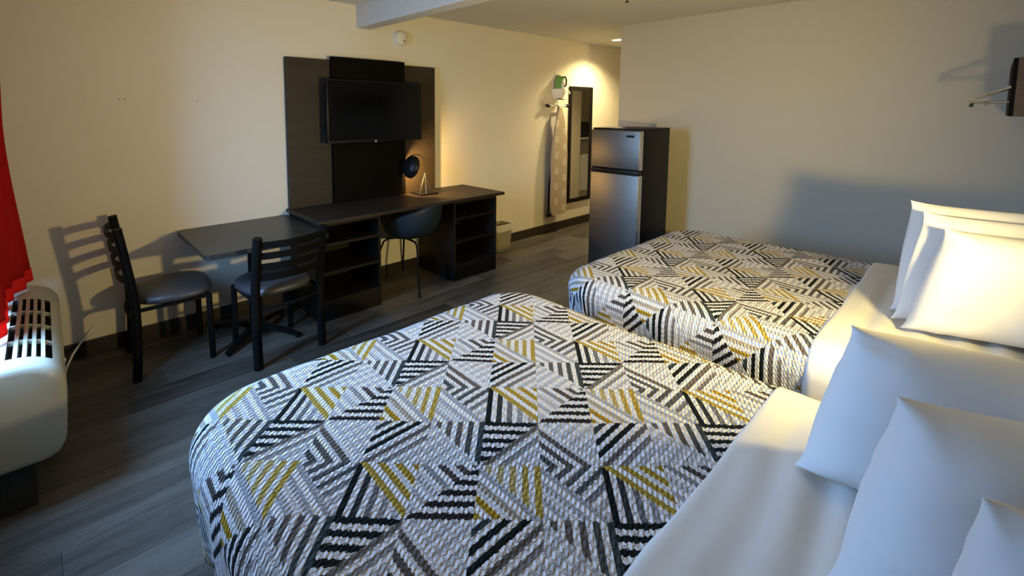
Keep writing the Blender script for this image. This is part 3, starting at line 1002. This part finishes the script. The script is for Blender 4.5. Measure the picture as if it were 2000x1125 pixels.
# ------------------------------------------------------------------ ironing board, holder and iron
YI = 3.47
t = thing('ironing_board', 'ironing board with beige leaf-print cover hanging upright on the wall', 'ironing board', (4.72, 3.49, .2))
poly = []
zb, ztp = .222, 1.530
def half(z):
    k = (z - zb) / (ztp - zb)
    w = .150 * min(1, (max(0, 1 - k) / .42) ** .55)
    if k < .03: w -= .03 * (1 - k / .03) ** 2
    return max(w, .022)
zz = [zb + (ztp - zb) * i / 30 for i in range(31)]
xc = 4.705
poly = [(xc + half(z), z) for z in zz] + [(xc - half(z), z) for z in reversed(zz)]
b_ = bmesh.new(); prism(b_, poly, YI - .016, YI + .008, lambda a, b, c: (a, c, b)); bevel_all(b_, .006, 2, .9)
obj('cover', b_, M_board, t, smooth=True)
b_ = bmesh.new(); tube(b_, [(4.515, YI + .025, 1.553), (4.875, YI + .025, 1.553)], .010); obj('foot_bar', b_, M_white, t, smooth=True)
for xx, s in ((4.515, -1), (4.875, 1)):
    b_ = bmesh.new(); tube(b_, [(xx - s * .012, YI + .025, 1.553), (xx + s * .03, YI + .025, 1.553)], .021, 10); obj('foot_cap', b_, M_blackp, t, smooth=True)
b_ = bmesh.new(); tube(b_, [(4.705, YI + .025, 1.553), (4.66, YI + .028, 1.2), (4.56, YI + .028, .60), (4.548, YI + .025, .225)], .011); obj('leg', b_, M_black, t, smooth=True)
b_ = bmesh.new(); tube(b_, [(4.525, YI + .025, .222), (4.60, YI + .025, .222)], .020, 10); obj('leg_cap', b_, M_blackp, t, smooth=True)
b_ = bmesh.new(); tube(b_, [(4.69, YI + .03, 1.50), (4.69, YI + .03, 1.60), (4.70, YI + .06, 1.618)], .007); obj('hook', b_, M_white, t, smooth=True)

t = thing('iron_holder', 'white plastic wall holder cradling the iron above the ironing board', 'holder', (4.70, 3.5, 1.62))
IX = 4.715
b_ = bmesh.new()
pl = [(IX - .030, 1.955), (IX - .055, 1.88), (IX - .075, 1.79), (IX - .075, 1.70), (IX - .045, 1.64), (IX + .045, 1.64), (IX + .075, 1.70), (IX + .075, 1.79), (IX + .045, 1.88), (IX + .005, 1.955), (IX - .012, 1.965)]
prism(b_, pl, D - .010, D - .001, lambda a, b, c: (a, c, b)); obj('back_plate', b_, M_white, t)
b_ = bmesh.new()
Cs = []
for k in range(9):                              # scooped cradle, deeper at the bottom
    q_ = k / 8
    z_ = 1.640 + .115 * q_
    w_ = .050 + .034 * math.sin(q_ * PI / 2)
    dp = .075 + .055 * math.sin(q_ * PI / 2) ** .7
    Cs.append([b_.verts.new((IX + w_ * math.cos(a), D - .010 - dp * max(0, math.sin(a)), z_)) for a in [PI * i / 14 for i in range(15)]])
for A, Bq in zip(Cs, Cs[1:]):
    for k in range(14): b_.faces.new((A[k], A[k + 1], Bq[k + 1], Bq[k]))
    b_.faces.new((A[0], Bq[0], Bq[14], A[14]))
b_.faces.new(Cs[0]); b_.faces.new(Cs[-1][::-1])
obj('cradle', b_, M_white, t, smooth=True)
b_ = bmesh.new(); tube(b_, [(IX + .07, 3.46, 1.715), (IX + .115, 3.44, 1.730), (IX + .135, 3.44, 1.70)], .011); obj('cord_hook', b_, M_white, t, smooth=True)
b_ = bmesh.new(); bx(b_, IX - .035, IX + .035, 3.44, 3.50, 1.622, 1.642, bev=.004); obj('drip_tray', b_, M_greyp, t)

t = thing('iron', 'green and white steam iron standing nose-up in the wall holder', 'iron', (IX, 3.45, 1.756))
def iron_sec(q_, k): return k * .058 * max(.04, (1 - q_ ** 2.4)) ** .6
def iron_shell(y0_, y1_, k0, k1, top0, top1, bot=1.757):
    bm = bmesh.new()
    qs_ = [i / 12 for i in range(13)]
    A = [(IX + iron_sec(q_, k0), y0_, bot + (top0 - bot) * q_) for q_ in qs_] + [(IX - iron_sec(q_, k0), y0_, bot + (top0 - bot) * q_) for q_ in reversed(qs_)]
    Bq = [(IX + iron_sec(q_, k1), y1_, bot + (top1 - bot) * q_) for q_ in qs_] + [(IX - iron_sec(q_, k1), y1_, bot + (top1 - bot) * q_) for q_ in reversed(qs_)]
    a = [bm.verts.new(p) for p in A]; b2 = [bm.verts.new(p) for p in Bq]
    n = len(a)
    for i in range(n): bm.faces.new((a[i], a[(i + 1) % n], b2[(i + 1) % n], b2[i]))
    bm.faces.new(a[::-1]); bm.faces.new(b2)
    return bm
obj('soleplate', iron_shell(3.530, 3.518, 1, 1, 1.930, 1.930), M_greyp, t)
obj('body', iron_shell(3.518, 3.440, 1.0, .60, 1.925, 1.895), M_green, t, smooth=True, label='green body')
obj('water_tank', iron_shell(3.440, 3.420, .58, .42, 1.86, 1.835), M_white, t, smooth=True, label='pale water tank')
b_ = bmesh.new(); tube(b_, [(IX, 3.45, 1.895), (IX + .004, 3.415, 1.893), (IX + .005, 3.400, 1.865), (IX + .005, 3.400, 1.80), (IX + .003, 3.43, 1.775)], .010, 8); obj('handle', b_, M_blackp, t, smooth=True)

# ------------------------------------------------------------------ smoke alarm, sprinkler, downlight
t = thing('smoke_alarm', 'round white smoke alarm on the wall under the ceiling beam', 'smoke alarm', (2.43, D, 2.06))
b_ = bmesh.new(); lathe(b_, [(0, 0), (.069, 0), (.069, .012), (.066, .030), (.055, .040), (.02, .043), (0, .043)], (2.43, D, 2.132), (0, -1, 0), 28)
obj('housing', b_, M_white, t, smooth=True)
b_ = bmesh.new(); lathe(b_, [(0, 0), (.010, 0), (.009, .005), (0, .005)], (2.455, D - .041, 2.108), (0, -1, 0), 12); obj('test_button', b_, M_greyp, t)
b_ = bmesh.new(); lathe(b_, [(.055, .0), (.058, .002), (.058, -.002), (.055, .0)], (2.43, D - .039, 2.132), (0, -1, 0), 28); obj('vent_ring', b_, M_greyp, t)
t = thing('sprinkler', 'small dark fire sprinkler head hanging from the ceiling', 'sprinkler', (3.33, 1.87, 2.30))
SP = Vector((3.335, 1.873, HC))
b_ = bmesh.new(); lathe(b_, [(0, 0), (.03, 0), (.028, .006), (.012, .01), (.010, .03), (0, .03)], SP, (0, 0, -1), 16); obj('escutcheon', b_, M_chrome, t, smooth=True)
b_ = bmesh.new()
for s in (-1, 1): tube(b_, [SP + Vector((s * .009, 0, -.03)), SP + Vector((s * .013, 0, -.042)), SP + Vector((s * .002, 0, -.055))], .003, 6)
lathe(b_, [(0, 0), (.015, 0), (.015, .003), (0, .003)], SP + Vector((0, 0, -.055)), (0, 0, -1), 12); obj('frame', b_, M_black, t)

DLP = Vector((5.331, 3.104, HC))
t = thing('downlight', 'small lit recessed downlight in the corridor ceiling', 'downlight', DLP)
b_ = bmesh.new(); lathe(b_, [(.06, 0), (.085, 0), (.085, .006), (.062, .010), (.058, .004)], DLP, (0, 0, -1), 24); obj('trim_ring', b_, M_white, t, smooth=True)
b_ = bmesh.new(); lathe(b_, [(0, .001), (.060, .001), (.060, .005), (0, .007)], DLP, (0, 0, -1), 24); obj('lens', b_, M_led, t)
L = bpy.data.lights.new('downlight_beam', 'SPOT')
L.energy = DOWNLIGHT_W; L.color = (1, .80, .42); L.spot_size = math.radians(140); L.spot_blend = .7; L.shadow_soft_size = .05
lo = bpy.data.objects.new('downlight_beam', L); COL.objects.link(lo); lo.location = DLP + Vector((0, 0, -.02))

# ------------------------------------------------------------------ wall cabinet with chrome bracket (far right)
t = thing('wall_cabinet', 'dark wooden wall box beyond the far bed with chrome rods sticking out', 'cabinet', (4.09, YB + .2, 1.47))
b_ = bmesh.new(); bx(b_, 3.70, XP - .03, YB, -.062, 1.472, 1.768, bev=.002); obj('carcass', b_, M_boxwood, t)
b_ = bmesh.new(); bx(b_, 3.702, XP - .032, -.063, -.046, 1.473, 1.767, bev=.002); obj('front_shade_panel', b_, M_panel2, t, label='front edge in a darkened colour, as if unlit')  # near-black front puts the shade of the unlit side into its colour
b_ = bmesh.new()
tube(b_, [(3.712, -.05, 1.622), (3.705, .02, 1.588), (3.700, .092, 1.556)], [.010, .009, .006], 8)
br = obj('upper_rod', b_, M_chrome, t, smooth=True)
b_ = bmesh.new(); tube(b_, [(3.712, -.05, 1.546), (3.700, .088, 1.543), (3.700, .093, 1.556)], .006, 8); obj('lower_rod', b_, M_chrome, t, smooth=True)
b_ = bmesh.new(); tube(b_, [(3.700, .040, 1.545), (3.69, .035, 1.536), (3.695, .028, 1.531)], .004, 8); obj('hook', b_, M_chrome, t, smooth=True)
b_ = bmesh.new(); bx(b_, 3.692, 3.708, .076, .092, 1.520, 1.538, bev=.003); obj('end_stop', b_, M_blackp, t)

# ------------------------------------------------------------------ air conditioner under the window
t = thing('air_conditioner', 'ivory room air conditioner with top grille under the red curtain', 'air conditioner', (-.17, 2.78, .18))
prof = [(-.345, .190), (-.075, .188), (-.045, .192), (-.022, .205), (-.008, .228), (.0, .26), (.006, .35), (.010, .43), (.010, .470), (.004, .497), (-.008, .520), (-.026, .541), (-.050, .557), (-.078, .569), (-.105, .576), (-.132, .580), (-.158, .581), (-.20, .580), (-.25, .576), (-.345, .565)]
AY0, AY1 = 2.245, 3.325
ys = [AY0, AY0 + .003, AY0 + .012, AY0 + .03, 2.335, 3.06, AY1 - .03, AY1 - .012, AY1 - .003, AY1]
ins = [.030, .016, .005, 0, 0, 0, 0, .005, .016, .030]
b_ = bmesh.new()
cx_, cz_ = -.18, .385
rings = []
for yy, q_ in zip(ys, ins):
    R_ = []
    for x_, z_ in prof:
        dx, dz = x_ - cx_, z_ - cz_
        R_.append(b_.verts.new((x_ - (q_ * max(0, dx) / .19 if x_ > -.3 else 0), yy, z_ - q_ * dz / .196)))
    rings.append(R_)
# grille opening: profile points 11..16 between stations 4 and 5
for i in range(len(ys) - 1):
    for k in range(len(prof) - 1):
        if i == 4 and 11 <= k < 16: continue
        b_.faces.new((rings[i][k], rings[i][k + 1], rings[i + 1][k + 1], rings[i + 1][k]))
b_.faces.new(rings[0][::-1]); b_.faces.new(rings[-1])
obj('cover', b_, M_ptac, t, smooth=True)
gp = prof[11:17]
b_ = bmesh.new()
lo1 = [b_.verts.new((x_, 2.335, z_ - .001)) for x_, z_ in gp]; lo2 = [b_.verts.new((x_, 3.06, z_ - .001)) for x_, z_ in gp]
d1 = [b_.verts.new((x_, 2.335, z_ - .045)) for x_, z_ in gp]; d22 = [b_.verts.new((x_, 3.06, z_ - .045)) for x_, z_ in gp]
n = len(gp)
for k in range(n - 1):
    b_.faces.new((d1[k], d1[k + 1], d22[k + 1], d22[k]))
    b_.faces.new((lo1[k], lo1[k + 1], d1[k + 1], d1[k])); b_.faces.new((lo2[k], lo2[k + 1], d22[k + 1], d22[k]))
for k in (0, n - 1): b_.faces.new((lo1[k], lo2[k], d22[k], d1[k]))
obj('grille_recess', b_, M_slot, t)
def topz(x_):
    for (xa, za), (xb, zb_) in zip(prof[8:], prof[9:]):
        if xb <= x_ <= xa: return za + (zb_ - za) * (x_ - xa) / (xb - xa)
    return .58
for k in range(1, 5):
    x_ = gp[0][0] + (gp[-1][0] - gp[0][0]) * k / 5
    b_ = bmesh.new(); bx(b_, x_ - .0065, x_ + .0065, 2.335, 3.06, topz(x_) - .026, topz(x_) + .001, bev=.001)
    obj('louver', b_, M_ptac, t)
for k in range(1, 4):
    yy = 2.335 + .725 * k / 4
    b_ = bmesh.new()
    top = [(x_, z_) for x_, z_ in gp]
    poly = top + [(x_, z_ - .016) for x_, z_ in reversed(top)]
    prism(b_, poly, yy - .007, yy + .007, lambda a, b, c: (a, c, b - .002))
    obj('cross_bar', b_, M_ptac, t)
# raised rim on the near end and a small latch
b_ = bmesh.new(); bx(b_, -.004, .0135, 2.47, 2.49, .458, .468, bev=.002); obj('latch', b_, M_white, t)
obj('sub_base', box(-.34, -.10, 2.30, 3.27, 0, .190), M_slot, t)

b_ = bmesh.new()
tube(b_, [(.005, 3.26, .035), (.018, 3.36, .045), (.05, 3.45, .075), (.09, 3.505, .110), (.135, 3.535, .150), (.168, 3.544, .185)], .0055, 8)
tag(obj('power_cord', b_, M_white, smooth=True), 'white power cord running from the air conditioner to the wall', 'cord')

# ------------------------------------------------------------------ red curtain
def curtain_pt(y_, z_):
    k = max(0, (1.45 - z_) / .85)
    near = max(0, min(1, (y_ - 2.95) / .30))
    x_ = -.182 + .020 * near + .050 * near * k ** 1.3 + (.013 + .004 * k) * math.sin((3.325 - y_) * 2 * PI / .150 + 1.2) + .006 * math.sin(z_ * 5 + y_ * 9)
    return Vector((x_, y_ + .008 * math.sin(z_ * 7), z_))
def curtain_sheet(y0_, y1_, z0_, z1_, nz, off=0.):
    bm = bmesh.new()
    n = int((y1_ - y0_) / .0125)
    G = [[bm.verts.new(curtain_pt(y0_ + (y1_ - y0_) * i / n, z0_ + (z1_ - z0_) * j / nz) + Vector((off, 0, 0))) for i in range(n + 1)] for j in range(nz + 1)]
    for j in range(nz):
        for i in range(n): bm.faces.new((G[j][i], G[j][i + 1], G[j + 1][i + 1], G[j + 1][i]))
    return bm
t = thing('curtain', 'deep red curtain hanging over the air conditioner with a hem coloured as if backlit', 'curtain', (-.17, 2.86, .6))
for nm, za, zb_, nz, mm, off in (('cloth', .655, 2.24, 26, M_curtain, 0), ('hem', .600, .665, 3, M_hem_lit, .003)):
    o = obj(nm, curtain_sheet(2.48, 3.325, za, zb_, nz, off), mm, t, smooth='all', label='stitched hem in brightened red, as if backlit' if nm == 'hem' else None)
    sm = o.modifiers.new('thickness', 'SOLIDIFY'); sm.thickness = .002
b_ = bmesh.new()                             # unseen end panel, added to block window light leaking past the curtain
E_ = [[b_.verts.new(curtain_pt(3.325, .602 + 1.638 * j / 20).lerp(Vector((XW + .004, 3.335, .602 + 1.638 * j / 20)), i / 4)) for i in range(5)] for j in range(21)]
for j in range(20):
    for i in range(4): b_.faces.new((E_[j][i], E_[j][i + 1], E_[j + 1][i + 1], E_[j + 1][i]))
o = obj('curtain_light_block', b_, M_curtain, t, smooth='all')
sm = o.modifiers.new('thickness', 'SOLIDIFY'); sm.thickness = .002
b_ = bmesh.new(); tube(b_, [(-.172, 1.8, 2.25), (-.172, 3.50, 2.25)], .012); obj('rod', b_, M_black, t, smooth=True)
for yy in (1.86, 3.44):
    b_ = bmesh.new(); tube(b_, [(-.172, yy, 2.25), (XW + .001, yy, 2.25)], .007, 6); obj('rod_bracket', b_, M_black, t)

# ------------------------------------------------------------------ kitchenette niche seen in the mirror
t = thing('kitchen_cabinet', 'white low cabinet with grey upper panel in the corridor niche', 'cabinet', (7.4, 2.05, 0))
obj('carcass', box(6.94, 7.75, 1.72, 2.36, .08, .72, bev=.003), M_cab, t)
obj('door', box(6.945, 7.34, 2.36, 2.378, .09, .715, bev=.003), M_cab, t)
obj('door', box(7.346, 7.745, 2.36, 2.378, .09, .715, bev=.003), M_cab, t)
obj('plinth', box(6.95, 7.74, 1.74, 2.35, 0, .08), M_cab, t)
obj('upper_panel', box(6.94, 7.75, 1.72, 2.34, .72, 1.0, bev=.003), M_greyp, t)
obj('worktop', box(6.935, 7.76, 1.705, 2.385, 1.0, 1.025, bev=.003), M_cab, t)
t = thing('microwave', 'black microwave on the white corridor cabinet, seen in the mirror', 'microwave', (7.26, 2.1, 1.025))
obj('housing', box(7.02, 7.50, 1.93, 2.29, 1.025, 1.285, bev=.006), M_blackp, t, smooth=True)
obj('door', box(7.03, 7.38, 2.29, 2.305, 1.04, 1.27, bev=.003), M_tvscreen, t)
obj('control_panel', box(7.385, 7.49, 2.29, 2.30, 1.04, 1.27, bev=.002), M_blackp, t)

for o in scene.objects:
    if '_local' in o: del o['_local']
bpy.context.view_layer.update()
